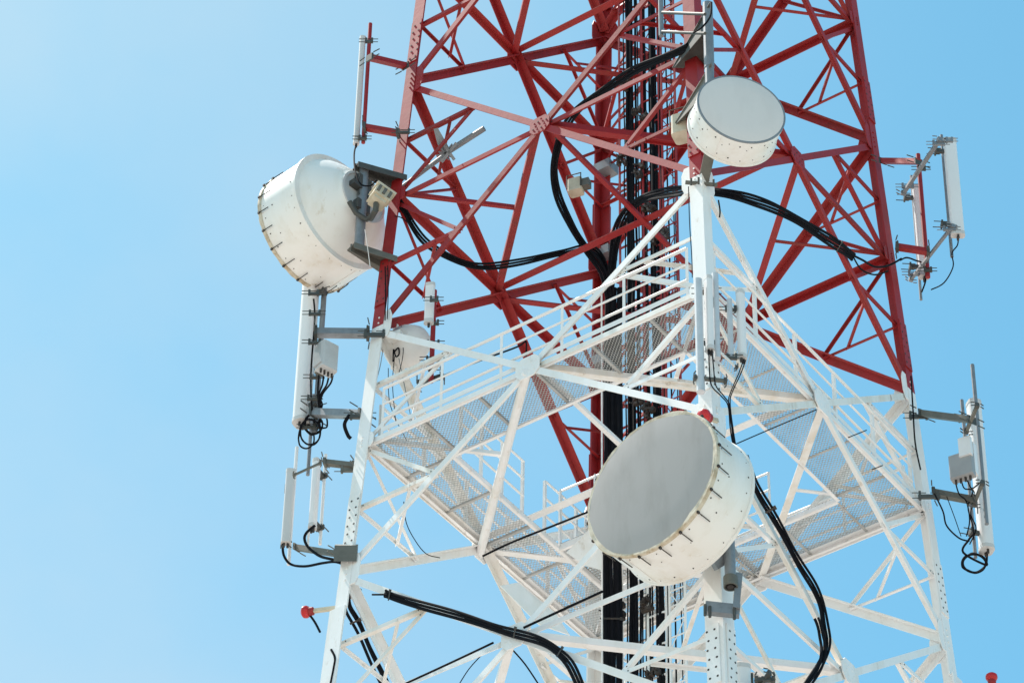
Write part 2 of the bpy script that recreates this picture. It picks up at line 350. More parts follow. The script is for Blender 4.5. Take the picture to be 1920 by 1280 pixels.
# ------------------------------------------------------------------ service platform round the inside of bay 3
ZP = xcen('LF', 3).z+0.06
W = thing('service_platform', V((0, 0, ZP)), 'white service walkway ring of expanded metal grating with guard rails inside the tower', 'walkway')
def ring(l, inset, z=ZP):        # corner of a square inset from the faces at height z
    r = R0-TS*ZP-inset*math.sqrt(2); t = TH+R(ANG[l]); return V((r*math.cos(t), r*math.sin(t), z))
I0, I1 = 0.09, 1.08
for f in FACES:
    a, b = f; A, B = ring(a, I0), ring(b, I0); A1, B1 = ring(a, I1), ring(b, I1)
    e = (B-A).normalized(); n = (A1-A); n = (n-e*n.dot(e)).normalized(); L = (B-A).length; D = I1-I0
    # expanded metal: two families of slanted strands clipped to the mitred strip
    mb = MB(); pitch = 0.066; sl = 1.1   # run along e per unit across n
    def clip(x0, sgn, zoff):
        # line x = x0 + sgn*sl*y ; strip y in 0..D, x between y and L-y
        lo, hi = 0.0, D
        # x>=y
        for (p, q) in ((x0, sgn*sl-1), (L-x0, -sgn*sl-1)):     # p+q*y>=0
            if abs(q) < 1e-9:
                if p < 0: return
            elif q > 0: lo = max(lo, -p/q)
            else: hi = min(hi, -p/q)
        if hi-lo < 0.05: return
        P0 = A+e*(x0+sgn*sl*lo)+n*lo+Z*zoff; P1 = A+e*(x0+sgn*sl*hi)+n*hi+Z*zoff
        mb.bar(P0, P1, 0.009, 0.005)
    x = -D*sl
    while x < L+D*sl:
        clip(x, 1, 0.0); clip(x, -1, 0.0075); x += pitch
    mb.build('grating', 'grate', W, smooth=0)
    for P, Q, hh in ((A, B, 0.09), (A1, B1, 0.08)):
        m_ = MB(); nn = n if P is A else -n
        m_.bar(P-Z*0.05, Q-Z*0.05, hh, 0.012, nn); m_.bar(P-Z*(0.05+hh/2)+nn*0.03, Q-Z*(0.05+hh/2)+nn*0.03, 0.045, 0.01, Z)
        for q in range(9):
            m_.mat('white' if q else 'white')
        m_.build('edge_beam', 'white', W, smooth=0)
    for q in range(1, 6):
        y = L*q/6; P = A+e*y+n*0.02-Z*0.03; Q = A+e*y+n*(D-0.02)-Z*0.03
        MB().angle(P, Q, 0.045, 0.007, -Z).build('joist', 'grate', W, smooth=0)
    # outer railing
    rl = MB()
    RA, RB_ = ring(a, 0.10), ring(b, 0.10); RL = (RB_-RA).length
    s0, s1 = 0.3, RL-0.3
    for hgt, rad in ((0.94, 0.026), (0.62, 0.018), (0.31, 0.022)):
        rl.tube([RA+e*s0+Z*hgt, RA+e*s1+Z*hgt], rad, 8)
    rl.bar(RA+e*s0+Z*0.11, RA+e*s1+Z*0.11, 0.006, 0.09, Z)
    ro = rl.build('guard_rail', 'whiteclean', W)
    npst = 5
    for q in range(npst+1):
        p = RA+e*(s0+(s1-s0)*q/npst); pm = MB().angle(p-Z*0.05, p+Z*0.95, 0.05, 0.007, -n); pm.build('post', 'whiteclean', ro, smooth=0)
    # inner railing on the two far sides
    if f in ('BL', 'RB'):
        J = ring(a, I1-0.05), ring(b, I1-0.05); JL = (J[1]-J[0]).length
        spans = ((0.12, 0.42), (0.56, 0.94)) if f == 'BL' else ((0.3, 0.9),)
        for u0, u1 in spans:
            r2 = MB()
            for hgt in (1.1, 0.75, 0.4): r2.tube([J[0]+e*JL*u0+Z*hgt, J[0]+e*JL*u1+Z*hgt], 0.02, 8)
            r2o = r2.build('guard_rail', 'whiteclean', W)
            for q in range(4):
                p = J[0]+e*JL*(u0+(u1-u0)*q/3); MB().angle(p-Z*0.05, p+Z*1.12, 0.045, 0.007, n).build('post', 'whiteclean', r2o, smooth=0)

# ------------------------------------------------------------------ drum antennas (parabolic dishes)
def hdir(az):                 # horizontal unit vector, az measured from +Y towards +X
    return V((math.sin(az), math.cos(az), 0))
def frame(ax):
    a = Z.cross(ax).normalized(); return a, ax.cross(a)
def rimpt(c, ax, r, q):
    a, b = frame(ax); return c+(a*math.cos(q)+b*math.sin(q))*r
def drum(name, label, cface, ax, rad, length, facemat, drummat, rods, rodlen, back=0.45, hub=0.4, stained=True, rivets=26, bulge=0.012, group=None):
    """cface: centre of the radome, ax: outward pointing axis"""
    cb = cface-ax*length
    t = thing(name, cb, label, 'dish antenna', group)
    # shroud
    m = MB(); m.lathe(cb, ax, [(-0.02, rad*0.97), (-0.015, rad+0.022), (0.025, rad+0.022), (0.03, rad), (length-0.06, rad), (length-0.05, rad+0.012), (length-0.01, rad+0.012), (length-0.005, rad-0.02)], 72)
    m.mats = [drummat]; m.m = [0]*len(m.f)
    m.mat('bolt')
    for ring_, cnt in ((0.10, rivets), (length*0.62, rivets//2), (length-0.12, rivets)):
        for q in range(cnt):
            ang = 2*math.pi*(q+0.5*(ring_ > 0.2))/cnt+random.uniform(-.04, .04); p = rimpt(cb+ax*(ring_+random.uniform(-.015, .015)), ax, rad, ang); m.bolt(p, (p-cb-ax*(p-cb).dot(ax)).normalized(), random.uniform(.006, .013), 0.006)
    sh = m.build('shroud', drummat, t)
    # seam strip
    for q in (1.15, 4.2):
        p0 = rimpt(cb+ax*0.05, ax, rad+0.004, q); p1 = rimpt(cb+ax*(length-0.05), ax, rad+0.004, q)
        nn = (p0-cb-ax*(p0-cb).dot(ax)).normalized(); MB().bar(p0, p1, 0.05, 0.008, nn).build('seam', drummat, sh, smooth=0)
    # reflector bowl at the back
    prof = [(0.0, rad*0.985), (-0.012, rad*0.98), (-0.012, rad*0.93)]
    for k_ in range(1, 11):
        u = k_/10; prof.append((-back*u, hub+(rad*0.93-hub)*(1-u**1.3)))
    prof += [(-back-0.015, hub*0.99), (-back-0.02, hub*0.94), (-back+0.02, hub*0.90), (-back+0.10, hub*0.6), (-back+0.13, 0.0)]
    m = MB(); m.lathe(cb, ax, prof, 72); m.build('reflector', 'drum', t)
    m = MB(); m.lathe(cb, ax, [(-back+0.0, hub*1.0), (-back-0.035, hub*1.02), (-back-0.035, hub*0.93), (-back+0.01, hub*0.92)], 48); m.build('hub_shade_ring', 'unit', t)  # ring at the hub rim, darker to paint in the recess shading
    # radome cloth
    m = MB(); m.lathe(cb, ax, [(length-0.02, rad-0.004), (length+0.004, rad-0.010), (length+0.012, rad*0.95), (length+0.02+bulge*0.6, rad*0.6), (length+0.02+bulge, 0.0)], 72)
    m.build('radome', facemat, t)
    if stained:
        m = MB(); m.lathe(cb, ax, [(length-0.06, rad+0.012), (length-0.045, rad+0.024), (length-0.005, rad+0.024), (length+0.010, rad+0.010), (length+0.009, rad-0.018)], 96, jitter=0.006)
        m.build('rim_band', 'rim', t)
    else:
        m = MB(); m.lathe(cb, ax, [(length-0.02, rad+0.004), (length-0.015, rad+0.014), (length+0.006, rad+0.014), (length+0.011, rad+0.002), (length+0.006, rad-0.012)], 72)
        m.build('rim_band', 'galv', t)
    for q in range(rods):
        ang = 2*math.pi*(q+0.3)/rods; p0 = rimpt(cb+ax*(length+0.0), ax, rad+0.034, ang); p1 = rimpt(cb+ax*(length-rodlen), ax, rad+0.026, ang)
        mm = MB(); p1 = p1+ax*random.uniform(-.03, .03); mm.tube([p0, p1], 0.008, 6); mm.box(p0-ax*0.03, *frame(ax), ax, 0.03, 0.03, 0.04); mm.build('latch_rod', 'bolt', t, smooth=0)
    return t, cb
DIM = {}
# big drum on the left leg, seen from behind, pointing away to the left
azL = R(-46)+YAW
axL = hdir(azL); cbL = U(639, 397, 58.7)
tL, _ = drum('drum_antenna', 'large white drum dish antenna seen from behind, bolted to the left red leg', cbL+axL*0.85, axL, 1.04, 0.85, 'facegrey', 'drum', 20, 0.26, back=0.50, hub=0.47)
# its pole, hub bracket and feed
def own_pole(px, yb, yt, d, r, name, mat, par):
    a, b = VT(px, yb, yt, d); return MB().tube([a, b], r, 14).build(name, mat, par), a, b
mt = thing('dish_mount', U(672, 470, 58.6), 'grey pole bracket between two dark plates carrying the big left drum dish', 'bracket')
pl, pa, pb = own_pole(673, 470, 318, 57.55, 0.085, 'pole', 'galv', mt)
lz = lambda n, y: next(leg(n, z/50) for z in range(700, -900, -1) if PX(leg(n, z/50))[1] >= y)
for yy, zz_ in ((315, pb), (473, pa)):
    L0 = leg('L', zz_.z); e = (L0-zz_); e.z = 0; s_ = e.cross(Z).normalized()*0.26
    m = MB(); q = zz_
    ext = e.normalized()*0.16
    m.poly([q-ext-s_*0.4, q-ext+s_*0.4, L0+s_*0.9+ext, L0-s_*0.9+ext], 0.018, Z)
    m.poly([q-ext-Z*0.10, q-ext+Z*0.06, L0+ext+Z*0.06, L0+ext-Z*0.14], 0.016, s_.normalized())
    m.poly([q-ext-Z*0.10+s_*0.4, q-ext+Z*0.02+s_*0.4, L0+ext+Z*0.02+s_*0.9, L0+ext-Z*0.10+s_*0.9], 0.012, s_.normalized())
    m.build('plate', 'dark' if yy < 400 else 'olive', mt, smooth=0)
hc = cbL-axL*0.46
m = MB(); pm_ = V((pa.x, pa.y, hc.z))
m.bar(hc+Z*0.0, pm_+Z*0.02-axL*0.05, 0.2, 0.2); m.bar(pm_+Z*0.1+axL.cross(Z)*0.25, pm_+Z*0.1-axL.cross(Z)*0.25, 0.12, 0.1)
for dz in (-0.55, 0.45):
    m.tube([cbL-axL*0.36+Z*dz, pm_+Z*dz*0.55], 0.03, 8)
    m.bar(pm_+Z*dz*0.55-axL.cross(Z)*0.14, pm_+Z*dz*0.55+axL.cross(Z)*0.14, 0.12, 0.2)
m.tube([U(655, 378, 57.95), U(668, 400, 57.9), U(688, 412, 57.85), U(700, 402, 57.8)], 0.045, 8)
m.build('clamp', 'dark', mt)
# beige feed box between dish and leg
fb = thing('radio_unit', U(712, 374, 57.6), 'beige radio box hung on the left leg beside the big drum dish', 'radio unit')
c0 = U(713, 370, 57.75); axx = hdir(R(60)); ayy = Z.cross(axx); az_ = (Z*0.93+axx*0.36).normalized(); axx = ayy.cross(az_).normalized()*-1
m = MB(); m.box(c0, axx, ayy, az_, 0.30, 0.30, 0.22); m.box(c0+az_*0.10, axx, ayy, az_, 0.36, 0.34, 0.05); m.box(c0-az_*0.14, axx, ayy, az_, 0.22, 0.24, 0.08)
m.build('housing', 'beige', fb, smooth=0)
m = MB()
for q in (-0.1, 0.0, 0.1): m.box(c0-ayy*0.16+axx*q, axx, ayy, az_, 0.05, 0.03, 0.14)
m.build('cooling_fin', 'olive', fb, smooth=0)
m = MB(); m.tube([c0-az_*0.18, c0-az_*0.32-axx*0.05, U(695, 410, 57.8)], 0.05, 10); m.build('feed_horn', 'dark', fb)

# dish under the upper gallery, on the front leg
axU = hdir(R(180-13)+YAW)
dU = 53.7; cfU = U(1390, 205, dU)
drum('drum_antenna', 'white drum dish antenna with pale face on the front red leg, highest of the dishes', cfU, axU, 0.675, 0.50, 'facelight', 'drum', 0, 0.1, back=0.2, hub=0.25, stained=False, rivets=22, bulge=0.015)
# big dish below, turned to the left
axD = hdir(R(180+41)+YAW); cfD = U(1222, 906, 48.3)
tD, cbD = drum('drum_antenna', 'large white drum dish antenna with dark grey face on the front white leg', cfD, axD, 1.10, 0.80, 'facegrey', 'drum', 20, 0.28, back=0.35, hub=0.45)

def legat(n, y):
    lo, hi = -12.0, 16.0
    for _ in range(40):
        m_ = (lo+hi)/2
        if PX(leg(n, m_))[1] > y: lo = m_
        else: hi = m_
    return leg(n, lo)
# upper dish mount: pole, gusset plates, horizontal stubs
mu = thing('dish_mount', U(1328, 130, 54.2), 'grey vertical pipe between dark triangular plates above the pale faced dish', 'bracket')
a, b = VT(1330, 128, 8, 54.3); MB().tube([a, b], 0.078, 14).build('pole', 'galv', mu)
MB().tube([a+Z*0.02, a-Z*1.25], 0.07, 14).build('pole', 'galv', mu)
for zp, mat in ((b.z-0.15, 'dark'), (a.z-0.05, 'olive')):
    Lg = leg('F', zp); P = V((a.x, a.y, zp)); m = MB()
    na = (leg('L', zp)-Lg).normalized(); nb = (leg('R', zp)-Lg).normalized()
    m.poly([P+Z*0.05, Lg+na*0.42+Z*0.04, Lg+na*0.42-Z*0.04, P-Z*0.38], 0.014, (P-Lg).cross(na).normalized() if False else FN['LF'])
    m.poly([P+Z*0.05, Lg+nb*0.34+Z*0.04, Lg+nb*0.34-Z*0.04, P-Z*0.38], 0.014, FN['FR'])
    m.poly([P+(P-Lg)*0.2, Lg+na*0.45, Lg+nb*0.36], 0.014, Z)
    m.build('plate', mat, mu, smooth=0)
ml = thing('dish_mount', legat('F', 325), 'olive grey stub plate under the pale faced dish at the red and white joint', 'bracket')
m = MB(); p0 = U(1330, 290, 54.0); p1 = U(1318, 345, 54.0); m.bar(p0, p1, 0.16, 0.06, _f); m.bar(U(1285, 342, 53.9), U(1345, 347, 53.9), 0.05, 0.04)
m.build('plate', 'olive', ml, smooth=0)
m = MB()
for q in ((1296, 348), (1338, 350), (1310, 346)): m.tube([U(*q, 53.8), U(q[0], q[1]-14, 53.8)], 0.016, 6)
m.build('clamp_bolt', 'dark', ml)
# grey pipe frame left of the upper mount
fr = thing('pipe_frame', U(1240, 60, 55.5), 'grey square pipe frame beside the front red leg at the top', 'bracket')
a, b = VT(1240, 68, -40, 55.6)
MB().tube([a, b], 0.04, 10).build('pole', 'galv', fr)
for y in (24, 60):
    MB().tube([U(1242, y, 55.6), U(1322, y+3, 54.3)], 0.026, 10).build('arm', 'dark', fr)
# lower dish mount
dM = lambda y, o=0.3: PX(legat('F', y))[2]-o
md = thing('dish_mount', U(1368, 1100, dM(1100)), 'grey pipe stub and steel channel below the big grey faced dish', 'bracket')
a, b = VT(1370, 1100, 1015, dM(1100, .35)); m = MB(); m.tube([a, b], 0.075, 16); m.build('pole', 'galv', md)
m = MB(); m.tube([a-Z*0.004, a+Z*0.07], 0.055, 14); m.build('pipe_mouth_shade', 'bolt', md)  # dark disc in place of the shade inside the open pipe end
m = MB(); m.lathe(a, Z, [(0.0, 0.062), (0.0, 0.098), (0.16, 0.098), (0.16, 0.08)], 16); m.build('collar', 'olive', md)
m = MB(); m.bar(U(1386, 1075, dM(1075, .3)), U(1380, 1140, dM(1140, .3)), 0.09, 0.05, _f); m.bar(U(1322, 1139, dM(1140, .22)), U(1387, 1146, dM(1144, .22)), 0.1, 0.17)
m.bar(U(1336, 1056, dM(1056, .3)), U(1376, 1030, dM(1030, .3)), 0.2, 0.12, _f); m.build('channel', 'galv', md, smooth=0)
m = MB()
for q in ((1322, 1153), (1331, 1156), (1377, 1160)): m.tube([U(*q, dM(q[1])), U(q[0], q[1]-20, dM(q[1]-20))], 0.022, 6)
m.build('clamp_bolt', 'dark', md)

# shallow dish behind the left leg
dS = 56.9; axS = hdir(R(24)+YAW); cS = U(757, 640, dS)
sd = thing('parabolic_dish', cS, 'small cream dish antenna seen from behind at the left leg below the red joint', 'dish antenna')
m = MB(); m.lathe(cS, axS, [(-0.16, 0.0), (-0.16, 0.14), (-0.13, 0.17), (-0.08, 0.28), (0.03, 0.36), (0.08, 0.39), (0.20, 0.395), (0.20, 0.37), (0.08, 0.33), (0.0, 0.2), (-0.05, 0.0)], 48); m.build('reflector', 'drumsmooth', sd)
m = MB(); a, b = VT(738, 690, 610, dS-0.1); m.tube([a, b], 0.05, 12); m.build('pole', 'drum', sd)
m = MB(); m.box(U(741, 632, dS-0.2), axS, Z.cross(axS), Z, 0.22, 0.26, 0.07); m.box(U(752, 640, dS-0.05), axS, Z.cross(axS), Z, 0.3, 0.12, 0.12); m.bar(U(700, 622, dS), U(742, 630, dS-0.1), 0.1, 0.12); m.build('bracket', 'drum', sd, smooth=0)
own(MB().tube(smoothpath([U(739, 660, dS-.2), U(747, 652, dS-.25), U(748, 664, dS-.25), U(742, 668, dS-.25), U(738, 655, dS-.2), U(737, 678, dS-.2)]), 0.012, 6), 'jumper_cable', 'black', U(739, 660, dS), 'small black cable loop on the back of the small cream dish', 'cable')

# ------------------------------------------------------------------ panel antennas
def rrect(wd, dp, rf=0.35, n=4):
    o = []; r = min(wd, dp)*rf
    for cx, cy, q0 in ((wd/2-r, dp/2-r, 0), (-wd/2+r, dp/2-r, 1), (-wd/2+r, -dp/2+r, 2), (wd/2-r, -dp/2+r, 3)):
        for k_ in range(n+1):
            t = (q0+k_/n)*math.pi/2; o.append((cx+r*math.cos(t), cy+r*math.sin(t)))
    return o
def panel(label, px, yb, yt, d, wd, dp, az, mat='radome', group=None, tilt=0.0, connectors=2, brackets=True, bside=-1):
    a, b = VT(px, yb, yt, d); f = hdir(az+YAW); s_ = f.cross(Z)
    b = b+f*tilt
    t = thing('panel_antenna', a, label, 'panel antenna', group)
    m = MB(); m.prism(rrect(wd, dp), a, b, s_, f); m.build('radome', mat, t, smooth=50)
    m = MB(); m.prism(rrect(wd*1.04, dp*1.06), a-Z*0.025, a+Z*0.045, s_, f); m.build('end_cap', 'radomegrey', t, smooth=50)
    m = MB(); m.prism(rrect(wd*1.04, dp*1.06), b-Z*0.045, b+Z*0.02, s_, f); m.build('end_cap', 'radomegrey', t, smooth=50)
    for q in range(connectors):
        x = (q-(connectors-1)/2)*wd*0.4; MB().tube([a+s_*x-Z*0.02, a+s_*x-Z*0.10], 0.02, 8).build('connector', 'bolt', t)
    if brackets:
        for u in (0.1, 0.88):
            p = a+(b-a)*u-f*dp*0.5; m = MB(); m.bar(p, p-f*0.14, 0.05, 0.07); m.bar(p-f*0.14-s_*0.07, p-f*0.14+s_*0.07, 0.03, 0.09, Z)
            for q in (-1, 1): m.tube([p-f*0.06+s_*0.07*q, p-f*0.28+s_*0.07*q], 0.009, 6)
            m.build('bracket', 'dark', t, smooth=0)
    return t, a, b, f
def pole_thing(name, label, poles, arms, mat, armmat, clamps=(), clampmat='dark', cat='bracket', armw=0.11):
    P0 = poles[0]; t = thing(name, U(P0[0], P0[1], P0[3]), label, cat)
    for px, yb, yt, d, r in poles:
        a, b = VT(px, yb, yt, d); MB().tube([a, b], r, 12).build('pole', mat, t)
    for A in arms:
        p0, p1 = U(*A[0]), U(*A[1]); aw = A[2] if len(A) > 2 else armw
        m = MB(); m.bar(p0, p1, aw, aw*0.9); m.build('arm', armmat, t, smooth=0)
        for q, o in ((p0, 1), (p1, -1)):
            d_ = (p1-p0).normalized()*o; mm = MB(); mm.box(q, d_, Z.cross(d_).normalized(), Z, 0.05, aw*1.35, aw*1.4)
            for sx in (-1, 1):
                for sz_ in (-1, 1): mm.tube([q+Z*sz_*aw*0.6+Z.cross(d_).normalized()*aw*sx-d_*0.02, q+Z*sz_*aw*0.6+Z.cross(d_).normalized()*aw*sx*2.2], 0.01, 6)
            mm.build('clamp', clampmat, t, smooth=0)
    for c in clamps:
        p = U(*c[:3]); s_ = c[3] if len(c) > 3 else 0.3; k_ = 0.045 if s_ < 0.25 else 0.07
        m = MB(); m.bar(p-_r*s_*0.5-Z*0.03, p+_r*s_*0.5-Z*0.03, 0.04, k_)
        for q in (-1, 1):
            m.bar(p+_r*s_*0.42*q-Z*k_*1.3, p+_r*s_*0.42*q+Z*k_*1.1, 0.035, 0.035, _f)
            for dz in (-0.8, 0.7): m.tube([p+_r*(s_*0.42*q-0.12)+Z*dz*k_, p+_r*(s_*0.42*q+0.10)+Z*dz*k_], 0.008, 6)
        m.build('clamp', clampmat, t, smooth=0)
    return t
def onface(f, px, py, off=0.05):   # point on a tower face (moved outwards by off) seen at a photo pixel
    n = FN[f]; p0 = leg(f[0], 0)+n*off; d_ = U(px, py, 1.0)-CAMP; return CAMP+d_*((p0-CAMP).dot(n)/d_.dot(n))
def fd(f, px, py, off=0.05): return (px, py, PX(onface(f, px, py, off))[2])
cabn = [0]
def cable(label, pts, r=0.014, group=None, mat='black', name='cable', n=6, cat='cable'):
    P = smoothpath([U(*p) for p in pts], n); return own(MB().tube(P, r, 8), name, mat, P[0].copy(), label, cat, group)
def loop(px, py, d, rx, ry, turns, r=0.012, ph=0, jit=1.5):
    rg = random.Random(int(px*7+py)); o = []
    for q in range(turns*10+1):
        t = ph+q*2*math.pi/10; j = rg.uniform(-jit, jit); o.append((px+(rx+j)*math.cos(t), py+(ry+j)*math.sin(t), d+0.02*math.sin(q)))
    return o

# ---- long panel antenna on the left, its mount, radio unit and jumpers
dA = 56.8
panel('long white panel antenna hanging left of the white tower leg below the big drum', 565, 792, 524, dA, 0.27, 0.25, R(-62))
pole_thing('antenna_mount', 'grey pole and two grey arms holding the long left panel antenna', [(590, 812, 520, dA-.1, 0.045), (577, 890, 740, dA+.05, 0.03)],
    [((592, 624, dA-.1), (690, 625, 56.7), 0.13), ((588, 774, dA-.1), (680, 777, 55.65), 0.13)], 'galv', 'galv', [(702, 625, 56.5, 0.34), (676, 778, 55.6, 0.34), (588, 548, dA-.15, 0.16), (590, 586, dA-.2, 0.18), (590, 640, dA-.2, 0.2), (590, 705, dA-.2, 0.15), (586, 745, dA-.15, 0.16), (580, 798, dA-.1, 0.2)], 'dark')
ru = thing('radio_unit', U(612, 680, dA-.25), 'grey finned radio box with black leads on the pole behind the long left antenna', 'radio unit')
c0 = U(613, 672, dA-.3); fx = hdir(R(140)); fy = Z.cross(fx)
m = MB(); m.prism(rrect(0.22, 0.30, 0.15), c0-Z*0.26, c0+Z*0.26, fx, fy); m.build('housing', 'unit', ru, smooth=40)
m = MB()
for q in range(8): m.box(c0+fy*(-0.16)+fx*(-0.09+q*0.026), fx, fy, Z, 0.008, 0.05, 0.44)
m.build('cooling_fin', 'unit', ru, smooth=0)
m = MB(); m.box(c0-fx*0.16, fx, fy, Z, 0.12, 0.16, 0.4); m.build('bracket', 'olive', ru, smooth=0)
for q in range(4):
    MB().tube([c0-Z*0.25+fy*(q*0.07-0.1), c0-Z*0.34+fy*(q*0.07-0.1)], 0.018, 8).build('connector', 'bolt', ru)
for q, pts in enumerate(([(598, 703, dA-.3), (596, 740, dA-.2), (602, 770, dA-.1), (592, 800, dA), (572, 800, dA)], [(607, 705, dA-.3), (604, 722, dA-.3), (597, 745, dA-.2), (600, 790, dA-.1), (586, 815, dA), (568, 800, dA)],
    [(616, 707, dA-.3), (612, 722, dA-.3), (600, 742, dA-.2), (604, 760, dA-.2), (594, 780, dA-.15)], [(624, 703, dA-.3), (620, 718, dA-.3), (604, 740, dA-.2), (598, 765, dA-.2), (586, 770, dA-.15), (583, 700, dA-.15), (590, 600, dA-.15), (588, 560, dA-.1)])):
    cable('thin black lead running down from the grey radio box behind the long left antenna', pts, 0.015, 'leads under the left radio box', name='jumper_cable')
for q, (x, y, rx, ry, tn) in enumerate(((582, 810, 20, 24, 2), (588, 795, 16, 18, 2), (602, 790, 13, 14, 1), (574, 818, 15, 22, 1))):
    cable('coiled black jumper cable loop below the long left panel antenna', loop(x, y, dA-.15+.05*q, rx, ry, tn, ph=q), 0.014, 'coils under the long left antenna', name='jumper_cable')
cable('short black cables tied to the lower clamp on the white left leg', [(655, 778, 55.6), (646, 795, 55.5), (652, 815, 55.5), (658, 822, 55.5)], 0.03, name='jumper_cable')
cable('thin black cable hanging down the right side of the white left leg', [(707, 700, 56), (690, 730, 56), (687, 745, 56), (690, 775, 55.7)], 0.018)

# ---- lower left pair
dB = 55.0
panel('narrow cream panel antenna furthest left with pole behind, beside the white leg', 536, 1016, 882, dB, 0.15, 0.12, R(175), 'radomegrey', tilt=-0.02)
panel('grey and white panel antenna between the furthest left one and the white leg', 586, 988, 864, dB+.15, 0.10, 0.14, R(210), 'radome')
pole_thing('antenna_mount', 'white pipes with dark arms holding two narrow antennas at the lower left', [(541, 1058, 838, dB+.1, 0.028), (600, 1020, 852, dB+.2, 0.026), (577, 1024, 985, dB+.1, 0.02)],
    [((610, 867, dB+.2), (664, 873, 55.0), 0.09), ((556, 1026, dB+.1), (632, 1038, 54.2), 0.09), ((552, 890, dB+.1), (600, 868, dB+.2), 0.03)], 'radome', 'olive', [(657, 878, 55.0, 0.3)], 'olive')
m = MB(); c0 = leg('L', legat('L', 1035).z); own(MB().box(c0-_f*0.1+_r*0.06, _r, _f, Z, 0.34, 0.3, 0.3), 'clamp_box', 'olive', c0.copy(), 'grey steel clamp box wrapped round the white left leg below the narrow antennas', 'bracket')
cable('black cable drooping from the furthest left antenna to the white leg', [(530, 1018, dB), (532, 1040, dB-.05), (545, 1057, dB-.1), (572, 1061, dB-.3), (605, 1055, 54.4), (630, 1053, 54.0), (655, 1062, 53.9)], 0.02)
cable('black cable looping from the grey and white antenna to the white leg', [(590, 985, dB), (575, 998, dB-.1), (571, 1010, dB-.1), (578, 1025, dB-.2), (600, 1042, 54.4), (630, 1050, 54.0), (652, 1062, 53.9)], 0.022)
cable('black cable running on from the left leg towards the thick black bundle', [(648, 1058, 53.9), (656, 1070, 53.9), (662, 1092, 53.8), (676, 1106, 53.7)], 0.024)

# ---- upper left thin antenna
dC = 59.6
panel('thin pale panel antenna on a red pole above the big left drum', 668, 268, 72, dC, 0.10, 0.10, R(-100), 'radomegrey', connectors=1, brackets=False)
pole_thing('antenna_mount', 'red pole with two red arms on the left red leg above the big drum', [(681, 268, 45, dC, 0.034)], [((693, 108, dC), (760, 124, 60.4), 0.10), ((684, 239, dC), (746, 250, 59.4), 0.10)], 'red', 'red', [(692, 76, dC, 0.12), (680, 258, dC, 0.12), (757, 246, 59.1, 0.2)], 'dark')
cable('thin black cable hanging from the thin antenna to the big left drum', [(668, 270, dC), (664, 290, 59.2), (666, 320, 58.4), (676, 345, 58.0), (694, 348, 57.95), (706, 338, 58.0)], 0.014)

# ---- right pair on red frame
dE, dG = 59.6, 58.7
panel('bright white panel antenna furthest right on the red bracket frame', 1796, 440, 264, dG, 0.13, 0.22, R(88), 'radome')
panel('white panel antenna just behind the red pole of the right frame', 1733, 518, 352, dE, 0.13, 0.17, R(88), 'radome')
pole_thing('antenna_mount', 'red pole and arms with crossed grey pipes carrying two antennas right of the tower', [(1740, 520, 290, dE-.35, 0.04)],
    [((1655, 302, 60.8), (1722, 303, dE-.2), 0.10), ((1682, 463, 59.3), (1740, 472, dE-.4), 0.10)], 'red', 'red', [(1728, 315, dE-.2, 0.12), (1740, 505, dE-.3, 0.12)])
pole_thing('pipe_frame', 'two slanting grey pipes joining the two right antennas to their poles', [(1727, 562, 330, dE, 0.025), (1785, 482, 254, dG, 0.028)],
    [((1694, 362, dE), (1762, 262, dG), 0.06), ((1708, 524, dE), (1786, 424, dG), 0.05)], 'galv', 'galv', [(1702, 348, dE, 0.2), (1760, 268, dG, 0.2), (1780, 262, dG, 0.1), (1780, 428, dG, 0.2), (1714, 512, dE, 0.2)], 'galv')
cable('thin black cable from the tower to the lower end of the right antennas', [(1688, 488, 59.2), (1700, 483, 59.3), (1716, 488, 59.4), (1730, 495, 59.5), (1736, 522, 59.5), (1728, 548, 59.5)], 0.014)
cable('thin black cable hanging in a wide loop below the furthest right antenna', [(1797, 446, dG), (1795, 460, dG), (1785, 475, dG), (1787, 500, dG), (1770, 530, dG+.3), (1746, 543, dG+.5)], 0.011)

# ---- lower right antenna
dH = 55.6
panel('tall white panel antenna standing out right of the white leg', 1850, 1030, 757, dH, 0.24, 0.21, R(75), 'radome')
pole_thing('antenna_mount', 'two grey poles and two grey arms reaching out right of the white leg', [(1850, 982, 684, dH-.2, 0.034), (1829, 1045, 750, dH+.1, 0.03)],
    [((1730, 775, 57.0), (1822, 787, dH), 0.11), ((1752, 924, 55.9), (1828, 938, dH), 0.11), ((1812, 808, dH), (1832, 760, dH-.15), 0.05), ((1826, 945, dH), (1842, 905, dH-.15), 0.05)], 'galv', 'olive', [(1722, 778, 57.0, 0.3), (1742, 928, 55.7, 0.34)], 'dark')
rv = thing('radio_unit', U(1803, 872, dH-.2), 'grey square radio box with cables on the pole right of the tower', 'radio unit')
c0 = U(1804, 874, dH-.15); fx = hdir(R(207)); fy = Z.cross(fx)
m = MB(); m.prism(rrect(0.38, 0.16, 0.12), c0-Z*0.23, c0+Z*0.21, fy, fx); m.build('housing', 'unitdark', rv, smooth=40)
m = MB(); c1 = U(1810, 838, dH-.05); m.box(c1, fy, fx, Z, 0.20, 0.08, 0.36); m.box(U(1822, 862, dH-.02), fy, fx, Z, 0.14, 0.12, 0.6); m.build('bracket', 'radome', rv, smooth=0)
for q in range(4): MB().tube([c0-Z*0.22+fy*(q*0.08-0.12), c0-Z*0.31+fy*(q*0.08-0.12)], 0.02, 8).build('connector', 'bolt', rv)
